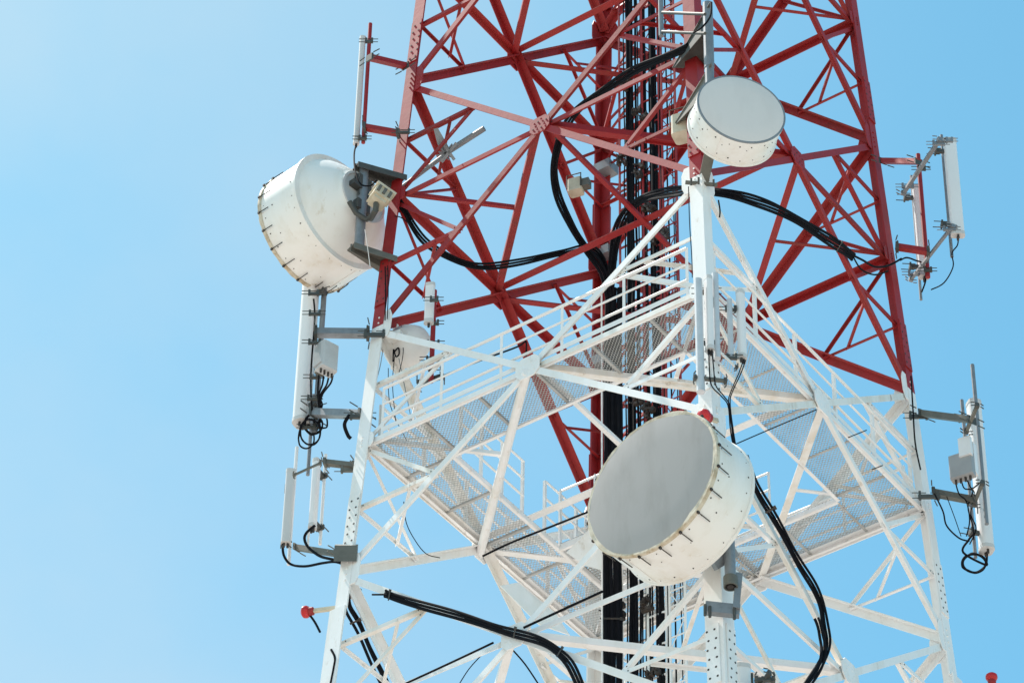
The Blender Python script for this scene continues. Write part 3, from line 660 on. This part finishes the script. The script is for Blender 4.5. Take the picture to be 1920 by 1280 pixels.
for q, pts in enumerate(([(1790, 897, dH-.2), (1798, 925, dH-.1), (1812, 940, dH), (1818, 975, dH), (1812, 1005, dH)], [(1802, 897, dH-.2), (1808, 915, dH-.1), (1824, 920, dH), (1815, 950, dH), (1824, 985, dH), (1826, 1012, dH)],
    [(1812, 895, dH-.2), (1822, 915, dH-.1), (1838, 905, dH-.1), (1834, 925, dH), (1820, 960, dH), (1830, 990, dH), (1818, 1020, dH)])):
    cable('thin black lead dropping from the grey radio box on the right pole', pts, 0.011, 'leads under the right radio box', name='jumper_cable')
cable('black cable coil hanging at the foot of the right pole', [(1851, 1032, dH), (1850, 1052, dH)]+loop(1826, 1055, dH, 22, 17, 3, ph=0.2)+[(1806, 1035, dH), (1816, 1012, dH), (1826, 1000, dH)], 0.018, name='jumper_cable')
cable('thin black cable from the white right leg down to the pole foot', [(1752, 925, 55.5), (1768, 958, 55.4), (1775, 985, 55.4), (1798, 1008, 55.5), (1818, 1014, 55.5)], 0.013)
cable('thin dark wire slanting from the lower right arm to the pole foot', [(1775, 930, 55.6), (1790, 970, 55.6), (1802, 1005, 55.6)], 0.007)
cable('black cable clipped down the inner edge of the white right leg', [(1708, 705, 57.3), (1712, 770, 56.9), (1716, 830, 56.6), (1726, 880, 56.3)], 0.013)

# ---- antennas on the front leg
dF = PX(legat('F', 560))[2]-0.1
dFf = lambda y, o=0.25: PX(legat('F', y))[2]-o
panel('narrow grey white panel antenna fixed in front of the front white leg', 1331, 655, 522, dFf(655, .32), 0.10, 0.13, R(150), 'radome', brackets=False)
panel('narrow white panel antenna right of the front leg above the gallery', 1392, 670, 548, dFf(670, -.1), 0.12, 0.11, R(140), 'radome', brackets=False)
pole_thing('antenna_mount', 'white pipe and grey pipe clamped to the front white leg', [(1314, 735, 525, dFf(735, .3), 0.062), (1345, 672, 514, dFf(672, .2), 0.05)], [((1303, 708, dFf(708, .35)), (1360, 714, dFf(708, .35)), 0.05)], 'galvlight', 'olive', [(1326, 545, dFf(545, .25), 0.26), (1330, 640, dFf(640, .25), 0.26)])
pole_thing('antenna_mount', 'thin white pipe holding the narrow antenna right of the front leg', [(1371, 672, 562, dFf(672, -.05), 0.042)], [((1345, 556, dFf(556, .1)), (1378, 580, dFf(580, 0)), 0.03), ((1345, 655, dFf(655, .1)), (1380, 688, dFf(680, 0)), 0.03)], 'galvlight', 'white', [(1370, 578, dFf(578, 0), 0.15), (1372, 668, dFf(668, 0), 0.15)])
for q in range(2):
    cable('black cable from the antenna in front of the front leg curving to the right', [(x, y, dFf(y, .38)) for x, y in ((1329+q*6, 655), (1330+q*8, 690), (1334+q*8, 722), (1352+q*5, 742), (1365+q*3, 760), (1369+q*3, 800), (1374+q*2, 830), (1386, 858))], 0.0095, 'paired leads of the front leg antenna')
    cable('black cable from the narrow antenna right of the front leg', [(x, y, dFf(y, o)) for x, y, o in ((1394+q*4, 675, .1), (1385+q*4, 700, .2), (1370+q*3, 735, .3), (1366+q*3, 755, .35), (1372+q*2, 800, .35), (1382, 850, .35))], 0.0085, 'paired leads right of the front leg')

# ---- small antenna on red pole at the gallery rail
dR = 56.2
panel('small white panel antenna on a red pole above the left gallery rail', 804, 604, 534, dR, 0.15, 0.10, R(190), 'radome', connectors=1, brackets=False)
pole_thing('antenna_mount', 'slim red pole with many dark clamps above the left gallery rail', [(808, 716, 545, dR-.15, 0.04)], [((786, 719, dR), (829, 705, dR), 0.07)], 'red', 'dark', [(814, 560, dR+.05, 0.12), (815, 604, dR+.05, 0.12), (812, 642, dR, 0.2), (811, 672, dR, 0.2), (810, 690, dR, 0.1)])
cable('dark wire running along the left gallery top rail', [(829, 705, dR), (900, 676, 55.8), (970, 650, 55.4), (986, 640, 55.4), (986, 668, 55.4)], 0.014)

# ---- grey boom inside the upper left bay
bt = thing('boom_antenna', U(830, 285, 59.4), 'grey boom with a clustered clamp and fin in the upper left red bay', 'antenna')
MB().tube([U(752, 352, 59.4), U(832, 292, 59.2)], 0.04, 10).build('boom', 'galv', bt); MB().tube([U(838, 286, 59.2), U(908, 241, 59.0)], 0.05, 10).build('boom', 'galv', bt)
m = MB(); m.poly([U(813, 242, 59.1), U(821, 240, 59.1), U(846, 284, 59.1), U(836, 298, 59.1), U(820, 270, 59.1)], 0.03, _f); m.bar(U(826, 262, 59.0), U(852, 300, 59.0), 0.05, 0.05, _f); m.bar(U(856, 268, 59.0), U(828, 304, 59.0), 0.05, 0.05, _f)
for x, y, x2, y2 in ((822, 284, 850, 296), (826, 276, 842, 300), (828, 296, 848, 270), (832, 270, 838, 298), (818, 292, 846, 284)): m.bar(U(x, y, 59.1), U(x2, y2, 59.1), 0.025, 0.06, _f)
m.build('clamp', 'galv', bt, smooth=0)

# ---- beige boxes
for lab, x, y, d, s_ in (('beige radio box with wire guard behind the red back leg', 1080, 350, 60.2, 0.25), ('yellow beige radio box behind the pale faced dish', 1283, 238, 55.2, 0.36)):
    t = thing('radio_unit', U(x, y, d), lab, 'radio unit'); c0 = U(x, y, d); fx = hdir(R(200)); fy = Z.cross(fx)
    m = MB(); m.prism(rrect(s_, s_*0.8, 0.2), c0-Z*s_*0.6, c0+Z*s_*0.5, fy, fx); m.build('housing', 'beige', t, smooth=40)
    m = MB(); m.tube([c0+fy*s_*0.5-Z*0.1+fx*s_*.42, c0+fy*s_*0.5+Z*s_*0.75+fx*s_*.42, c0-fy*s_*0.5+Z*s_*0.75+fx*s_*.42, c0-fy*s_*0.5-Z*0.1+fx*s_*.42], 0.012, 6); m.build('guard', 'bolt', t)
    m = MB(); m.box(c0+fy*s_*0.6, fx, fy, Z, 0.14, 0.2, 0.16); m.build('bracket', 'olive', t, smooth=0)

# ---- red obstruction lamps
def lamp(label, base, tip, r=0.09):
    t = thing('obstruction_lamp', base, label, 'warning lamp'); d_ = (tip-base).normalized()
    MB().bar(base, tip-d_*0.08, 0.05, 0.06).build('arm', 'beige', t, smooth=0)
    m = MB(); m.lathe(tip-d_*0.06, d_, [(-0.04, r*0.4), (-0.02, r*0.75), (0.03, r*0.8)], 16); m.build('socket', 'red', t)
    m = MB(); m.lathe(tip, d_, [(-0.03, r*0.6), (0.0, r*1.0), (0.03, r*1.15), (0.07, r*1.1), (0.10, r*0.7), (0.11, 0.0)], 20); m.build('lens', 'lens', t)
    return t
lamp('red warning lamp on a short cream arm left of the lower white leg', U(632, 1139, 53.4), U(578, 1146, 53.6), 0.085)
lamp('red warning lamp on the front white leg above the big grey faced dish', U(1345, 789, 50.3), U(1323, 782, 50.1), 0.10)
b_, t_ = VT(1861, 1290, 1270, 53.5); lo_ = lamp('red warning lamp at the lower right edge of the picture', b_-Z*0.3, t_-Z*.03, 0.08); lg_ = leg('R', b_.z-0.6)
m = MB(); m.bar(b_-Z*0.25, b_-Z*0.62, 0.05, 0.05, _f); m.bar(b_-Z*0.6, lg_, 0.05, 0.05); m.build('bracket', 'beige', lo_, smooth=0)
cable('short black cable from the left red warning lamp to the leg', [(579, 1150, 53.6), (590, 1165, 53.5), (600, 1184, 53.3)], 0.018)
cable('black cable swinging below the left warning lamp along the white leg', [fd('LF', 621, 1217, 0.05), fd('LF', 628, 1232, 0.05), fd('LF', 626, 1250, 0.05), fd('LF', 619, 1285, 0.05)], 0.018)

# ---- bits at the foot of the picture on the front leg
panel('white box shaped antenna at the bottom edge right of the front leg', 1395, 1330, 1250, 47.6, 0.20, 0.16, R(170), 'radome', brackets=False)
pole_thing('antenna_mount', 'dark clamp cluster at the bottom edge right of the front leg', [(1412, 1330, 1262, 47.7, 0.02), (1432, 1330, 1268, 47.7, 0.02)], [((1418, 1274, 47.7), (1450, 1274, 47.7), 0.06), ((1425, 1285, 47.7), (1442, 1262, 47.7), 0.05)], 'dark', 'dark')

# ------------------------------------------------------------------ cable ladders, feeder cables and climbing ladder in the middle
eL = (leg('R', 0)-leg('B', 0)).normalized(); nL = V((-eL.y, eL.x, 0)); nL = nL if nL.y < 0 else -nL
Q0 = U(1190, 500, 61.6)                       # a point of the ladder plane
def lad(px, y=500):                           # point of the plane (through Q0, along eL) under pixel column px, at height Q0.z
    o = V((0, 0, 0)); lo, hi = -3.0, 3.0
    for _ in range(40):
        m_ = (lo+hi)/2
        P = Q0+eL*m_; P = P  # follow the column at the photo row y
        if PX(P)[0] < px: lo = m_
        else: hi = m_
    return Q0+eL*lo
def at(P, z): return V((P.x, P.y, z))
ZT, ZBm, ZJ = 15.0, -14.0, -0.6
def vlad(name, label, x0, x1, rail, rung, step, cat, off=0.0, cage=False):
    P0, P1 = lad(x0)+nL*off, lad(x1)+nL*off; t = thing(name, at(P0, ZBm), label, cat)
    for z0, z1, mat in ((ZJ, ZT, 'red'), (ZBm, ZJ, 'white')):
        for P in (P0, P1): MB().bar(at(P, z0), at(P, z1), rail, rail*0.7, nL).build('rail', mat, t, smooth=0)
    zc = ZBm+0.2
    while zc < ZT:
        if -11 < zc < 14.5: MB().bar(at(P0, zc), at(P1, zc), rung, rung, Z).build('rung', 'red' if zc > ZJ else 'white', t, smooth=0)
        zc += step
    if cage:
        for z0, z1, mat in ((ZJ, 14.0, 'red'), (-11, ZJ, 'white')):
            m = MB(); z = z0; q = 0
            while z < z1-0.5:
                a_, b_ = (P0, P1) if q % 2 == 0 else (P1, P0)
                m.bar(at(a_, z)-nL*.02, at(b_, z+0.55)-nL*.02, 0.016, 0.01, nL); z += 0.55; q += 1
            m.build('lacing', mat, t, smooth=0)
    return P0, P1
vlad('cable_ladder', 'left cable ladder beside the red back leg, dense with black cables', 1163, 1206, 0.035, 0.03, 0.45, 'cable ladder')
vlad('cable_ladder', 'right cable ladder nearer the middle of the tower', 1214, 1246, 0.045, 0.03, 0.6, 'cable ladder', 0.1, cage=True)
P0, P1 = vlad('climbing_ladder', 'narrow climbing ladder right of the cable ladders with round rungs', 1254, 1280, 0.035, 0.018, 0.30, 'ladder', 0.15, cage=True)
# black feeders
feed = [(1178, .012, 'thin'), (1185, .030, 'k'), (1189.5, .034, 'k'), (1194, .028, 'k'), (1217, .018, 'thin'), (1221, .014, 'thin'), (1229, .030, 'k'), (1234, .034, 'k'), (1239, .026, 'k'), (1261, .014, 'thin'), (1270, .010, 'thin'), (1205, .012, 'thin'), (1200, .020, 'k'), (1250, .028, 'k'), (1246, .018, 'thin'), (1275, .009, 'thin'), (1210, .009, 'thin')]
for q, (x, r, kk) in enumerate(feed):
    P = lad(x)+nL*(0.09+0.02*(q % 2)); pts = []
    rg = random.Random(q)
    for i in range(30):
        pts.append(at(P, ZBm+i)+eL*rg.uniform(-.012, .012)+nL*rg.uniform(-.01, .01))
    own(MB().tube(smoothpath(pts, 3), r, 8), 'feeder_cable', 'black', pts[0].copy(), 'thin black feeder cable running straight up the middle of the tower' if kk == 'thin' else 'thick black feeder cable running straight up the cable ladders', 'cable', 'thin vertical feeder cables' if kk == 'thin' else 'thick vertical feeder cables')
# clusters of cable clamps
for q, (x, y, s_) in enumerate(((1215, 215, .30), (1190, 160, .22), (1212, 320, .25), (1232, 392, .30), (1205, 500, .22), (1180, 300, .16), (1222, 770, .30), (1205, 745, .2), (1222, 1130, .30), (1228, 1255, .3), (1168, 1150, .2), (1150, 1145, .2), (1250, 440, .3))):
    P = lad(x, 500)+nL*0.2; zc = Q0.z
    lo, hi = -12.0, 14.0
    for _ in range(40):
        m_ = (lo+hi)/2
        if PX(at(P, m_))[1] > y: lo = m_
        else: hi = m_
    c0 = at(P, lo); rg = random.Random(q+40); m = MB()
    for k_ in range(6):
        p = c0+eL*rg.uniform(-s_, s_)*0.45+Z*rg.uniform(-.14, .14); m.box(p, eL, nL, Z, rg.uniform(.05, .12), .08, rg.uniform(.05, .1)); m.tube([p, p+nL*.1+eL*rg.uniform(-.1, .1)], .012, 6)
    own(m, 'cable_clamp', 'bolt', c0.copy(), 'dark knotted cluster of cable clamps on the vertical feeders', 'cable clamp', 'clamp clusters on the vertical feeders')
# red and white brackets tying the ladders to the back leg
brk = thing('ladder_bracket', leg('B', 4), 'row of stub arms tying the cable ladders to the back leg', 'bracket')
zc = -10.0; kk = 0
while zc < 13.5:
    B = leg('B', zc); mat = 'red' if zc > ZJ else 'white'
    p1 = at(lad(1282 if kk % 2 == 0 else 1208), zc)-nL*0.04
    MB().angle(B+eL*0.1+nL*0.05, p1, 0.055, 0.01, nL).build('arm', mat, brk, smooth=0)
    if kk % 2 == 0: MB().angle(leg('B', zc+0.9)+eL*0.1, at(lad(1206), zc)-nL*0.06, 0.045, 0.01, nL).build('arm', mat, brk, smooth=0)
    zc += 0.95; kk += 1
# grey band clamps round the back leg
for zc in (7.9, 5.9, 3.5):
    B = leg('B', zc); own(MB().box(B+nL*0.02+eL*0.12-_f*0.12, eL, nL, Z, 0.34, 0.30, 0.2), 'leg_band', 'galv', B.copy(), 'grey steel band clamped round the red back leg', 'bracket', 'grey bands on the back leg')

# ---- the fat bundle coming down beside the back leg
def bundle(label, pts, offs, r, name='cable_bundle', clamps=()):
    P = smoothpath([U(*p) for p in pts], 7); t = thing(name, P[0].copy(), label, 'cable bundle')
    for q, (ox, oy) in enumerate(offs):
        ps = []; rg = random.Random(q*3+1); ph = rg.uniform(0, 6)
        for i, p in enumerate(P):
            d_ = (P[min(i+1, len(P)-1)]-P[max(i-1, 0)]).normalized(); sd_ = d_.cross(_f).normalized(); wv = 0.012*math.sin(i*0.35+ph)
            ps.append(p+sd_*(ox+wv)+_f*oy)
        MB().tube(ps, r*rg.uniform(.85, 1.1), 8).build('cable', 'black', t)
    for u in clamps:
        i = int(u*(len(P)-1)); p = P[i]; d_ = (P[min(i+1, len(P)-1)]-P[max(i-1, 0)]).normalized(); sd_ = d_.cross(_f).normalized()
        wd = max(abs(o[0]) for o in offs)*2+0.07; m = MB(); m.box(p, sd_, _f, d_, wd, 0.09, 0.03); m.box(p+sd_*wd*0.45-_f*.03, sd_, _f, d_, 0.04, 0.05, 0.06); m.build('clamp', 'bolt', t, smooth=0)
    return t
bundle('fat black bundle of cables running straight down beside the back leg behind the big dish', [(1148, 540, 60.0), (1148, 640, 59.4), (1147, 760, 58.7), (1147, 900, 57.9), (1146, 1050, 57.0), (1146, 1200, 56.1), (1146, 1330, 55.4)],
    [(-.10, 0), (-.05, .03), (0, 0), (.05, .03), (.10, 0), (.14, .04)], .034, clamps=(0.3, .62, .8))
own(MB().tube([U(1128, 540, 59.9), U(1128.5, 760, 58.6), U(1129, 1330, 55.3)], 0.014, 8), 'conduit', 'whiteclean', U(1128, 1330, 55.3), 'thin white conduit on the left edge of the fat black cable bundle', 'pipe')
bundle('black cable bundle sagging from the left leg across to the back leg', [(742, 368, 58.6), (765, 405, 58.6), (800, 455, 58.7), (850, 486, 59.0), (905, 498, 59.3), (980, 491, 59.7), (1050, 474, 60.0), (1100, 464, 60.2), (1126, 482, 60.2), (1140, 520, 60.1), (1145, 580, 59.8)], [(-.04, 0), (0, .02), (.04, 0)], .022)
bundle('black cable bundle hanging in a big bow between the front and back red legs', [(1290, 88, 55.6), (1240, 112, 56.2), (1180, 138, 57.2), (1120, 178, 58.2), (1080, 212, 58.8), (1052, 255, 59.3), (1040, 310, 59.6), (1048, 370, 59.9), (1072, 425, 60.0), (1102, 468, 60.1), (1130, 510, 60.0), (1145, 580, 59.8)], [(-.045, 0), (0, .02), (.04, 0)], .026, clamps=(.47,))
bundle('black cable bundle arching behind the front leg across the right red bays', [(1143, 560, 59.9), (1152, 460, 60.0), (1168, 410, 59.8), (1200, 376, 59.2), (1245, 362, 58.0), (1300, 358, 56.4), (1370, 364, 55.6), (1430, 382, 55.8), (1490, 410, 56.2), (1540, 440, 56.8), (1578, 466, 57.4), (1600, 482, 57.8)], [(-.055, 0), (-.012, .02), (.028, 0), (.06, .02)], .024, clamps=(.9,))
cable('two thin black cables trailing from the right bundle end to the right leg', [(1598, 478, 57.8), (1618, 488, 58), (1640, 500, 58.4), (1665, 498, 58.9), (1690, 485, 59.2)], 0.018)
cable('thin black cable hooking under the right red horizontal', [(1600, 482, 57.8), (1615, 505, 58.1), (1640, 515, 58.5), (1665, 508, 58.9)], 0.014)
bundle('thick black cable bundle lying along the lower left white diagonal', [fd('LF', x, y, 0.07) for x, y in ((722, 1113), (740, 1118), (820, 1142), (900, 1167), (950, 1181), (1000, 1197), (1040, 1215), (1068, 1242), (1092, 1300))], [(-.042, 0), (0, .01), (.042, 0)], .024, clamps=(.1, .55, .8))
cable('thin black tail at the upper end of the lower left cable bundle', [fd('LF', 698, 1114, 0.08), fd('LF', 728, 1114, 0.08)], 0.014)
bundle('black cables running down the white brace close to the lower left leg', [fd('BL', 647, 1112, 0.00), fd('BL', 652, 1135, 0.00), fd('BL', 664, 1160, 0.00), fd('BL', 680, 1195, 0.00), fd('BL', 700, 1235, 0.00), fd('BL', 722, 1285, 0.00)], [(-.045, 0), (.02, 0), (.05, .02)], .022, clamps=(.45,))
bundle('thick black cable bundle hanging down the right white diagonal past the big dish', [fd('FR', 1396, 855, 0.10), fd('FR', 1415, 900, 0.10), fd('FR', 1440, 948, 0.10), fd('FR', 1472, 1005, 0.10), fd('FR', 1502, 1055, 0.10), fd('FR', 1528, 1102, 0.10), fd('FR', 1545, 1145, 0.10), fd('FR', 1550, 1180, 0.10), fd('FR', 1550, 1215, 0.10), fd('FR', 1538, 1250, 0.10), fd('FR', 1510, 1290, 0.10)], [(-.045, 0), (-.01, .02), (.03, 0)], .021, clamps=(.22,))
bundle('short black cable pair beside the right end of the thick right bundle', [fd('FR', 1530, 1158, 0.10), fd('FR', 1540, 1185, 0.10), fd('FR', 1545, 1215, 0.10), fd('FR', 1535, 1255, 0.10), fd('FR', 1515, 1290, 0.10)], [(-.03, 0), (.02, 0)], .02)
# thin lines on the lower white braces
for lab, pts, r in (('thin black cable along the lower left horizontal towards the white centre plate', [fd('LF', 740, 1290, 0.06), fd('LF', 840, 1244, 0.06), fd('LF', 925, 1204, 0.06)], .016),
    ('thin black cable along the white horizontal right of the lower centre plate', [fd('LF', 982, 1176, 0.06), fd('LF', 1060, 1140, 0.06), fd('LF', 1130, 1108, 0.06)], .018),
    ('pair of thin dark wires below the lower left centre plate', [(902, 1228, 51.4), (878, 1255, 51.6), (856, 1290, 51.8)], .008),
    ('thin dark wires right below the lower left centre plate', [(958, 1214, 51.2), (985, 1245, 51.5), (1015, 1290, 51.9)], .012),
    ('dark cable along the inner brace below the far gallery', [(905, 1042, 55.2), (960, 1016, 55), (1040, 984, 54.6), (1105, 958, 54.3)], .017),
    ('dark cable along the brace under the right gallery', [(1380, 832, 52.9), (1440, 806, 53.2), (1530, 768, 53.6)], .009),
    ('thin dark wire hanging in a curve below the far left gallery', [(757, 940, 55), (762, 980, 54.8), (780, 1015, 54.7), (800, 1038, 54.7), (825, 1045, 54.7)], .007),
    ('thin hanging black lead right of the front leg joint', [(1347, 375, 53.6), (1350, 395, 53.6), (1349, 408, 53.6)], .012),
    ('thin white drop line at the big left drum', [(684, 430, 57.4), (690, 470, 57.3), (694, 500, 57.2)], .006)):
    cable(lab, pts, r, mat='black' if 'white drop' not in lab else 'whiteclean')

for q, pts in enumerate(([(740, 668, 56.6), (736, 720, 56), (742, 790, 55.6)], [(748, 672, 56.6), (760, 730, 56), (772, 790, 55.6)], [(728, 690, 56.6), (732, 760, 56), (765, 830, 55.4)], [(718, 655, 56.6), (712, 690, 56.4), (700, 730, 56.1)], [(752, 610, 57), (756, 660, 56.6), (748, 700, 56.2)])):
    cable('thin slack wire hanging inside the left corner above the gallery', [p for p in pts], 0.006, 'slack wires inside the left corner', mat='galv' if q % 2 else 'black', name='wire')
for lab, pts, r in (('thin black drop lead on the inner side of the left red leg', [(722, 500, 57.4), (723, 540, 57.1), (722, 600, 56.6)], .010), ('second thin drop lead beside the left red leg', [(727, 498, 57.4), (728, 545, 57.1), (726, 598, 56.6)], .008),
    ('thin black lead curling from the left leg to the red diagonal', [(740, 405, 58.2), (752, 408, 58.2), (768, 420, 58.2), (776, 430, 58.3)], .009),
    ('dark tie wire across the right gallery rail', [(1590, 820, 54.6), (1625, 806, 54.7)], .008), ('second dark tie wire across the right gallery rail', [(1635, 880, 54.4), (1655, 872, 54.5)], .008),
    ('thin black cable down the left face of the front white leg', [(1291, 350, dFf(350, .1)), (1293, 420, dFf(420, .1)), (1297, 480, dFf(480, .1)), (1298, 520, dFf(520, .1))], .007),
    ('curved black cable on the pipe above the pale faced dish', [(1334, 5, 54.6), (1332, 30, 54.3), (1318, 50, 54.2), (1300, 62, 54.4)], .016)):
    cable(lab, pts, r)

# ---- catwalk from the far gallery to the cable ladders
cw = thing('catwalk', U(1090, 1010, 56), 'short white catwalk with rails between the far gallery and the cable ladders', 'walkway')
A = ring('B', I1)+(ring('L', I1)-ring('B', I1))*0.34; Bq = A+eL*1.35; wv = (ring('B', I1)-ring('L', I1)).normalized()*1.25
m = MB()
x = 0.0
while x < 1.35:
    m.bar(A+eL*x+Z*.01, A+eL*x+wv+Z*.01, .02, .008); x += .06
x = 0.0
while x < 1.25:
    m.bar(A+wv.normalized()*x+Z*.02, A+wv.normalized()*x+eL*1.35+Z*.02, .02, .008); x += .06
m.build('grating', 'grate', cw, smooth=0)
for P, Q in ((A, Bq), (A+wv, Bq+wv)): MB().bar(P-Z*.06, Q-Z*.06, .12, .05, eL.cross(Z)).build('edge_beam', 'white', cw, smooth=0)
for P, Q in ((A, Bq),):
    r2 = MB()
    for hgt in (1.1, .75, .4): r2.tube([P+Z*hgt, Q+Z*hgt], .02, 8)
    ro = r2.build('guard_rail', 'whiteclean', cw)
    for q in range(3): MB().angle(P+(Q-P)*q/2-Z*.05, P+(Q-P)*q/2+Z*1.12, .045, .007, wv.normalized()).build('post', 'whiteclean', ro, smooth=0)
# white sheet panels leaning at the far gallery
for lab, pts in (('white sheet panel at the end of the far gallery beside the black bundle', [(1062, 1035, 56.2), (1128, 968, 56.4), (1128, 1068, 56.1), (1098, 1060, 56.1)]), ('white slanted sheet under the far gallery', [(938, 1098, 54.6), (972, 1092, 54.7), (1042, 1150, 54.3), (1068, 1190, 54.1), (1010, 1170, 54.1)])):
    P = [U(*p) for p in pts]; n_ = (P[1]-P[0]).cross(P[2]-P[0]).normalized(); own(MB().poly(P, .02, n_), 'sheet_panel', 'white', P[0].copy(), lab, 'panel')
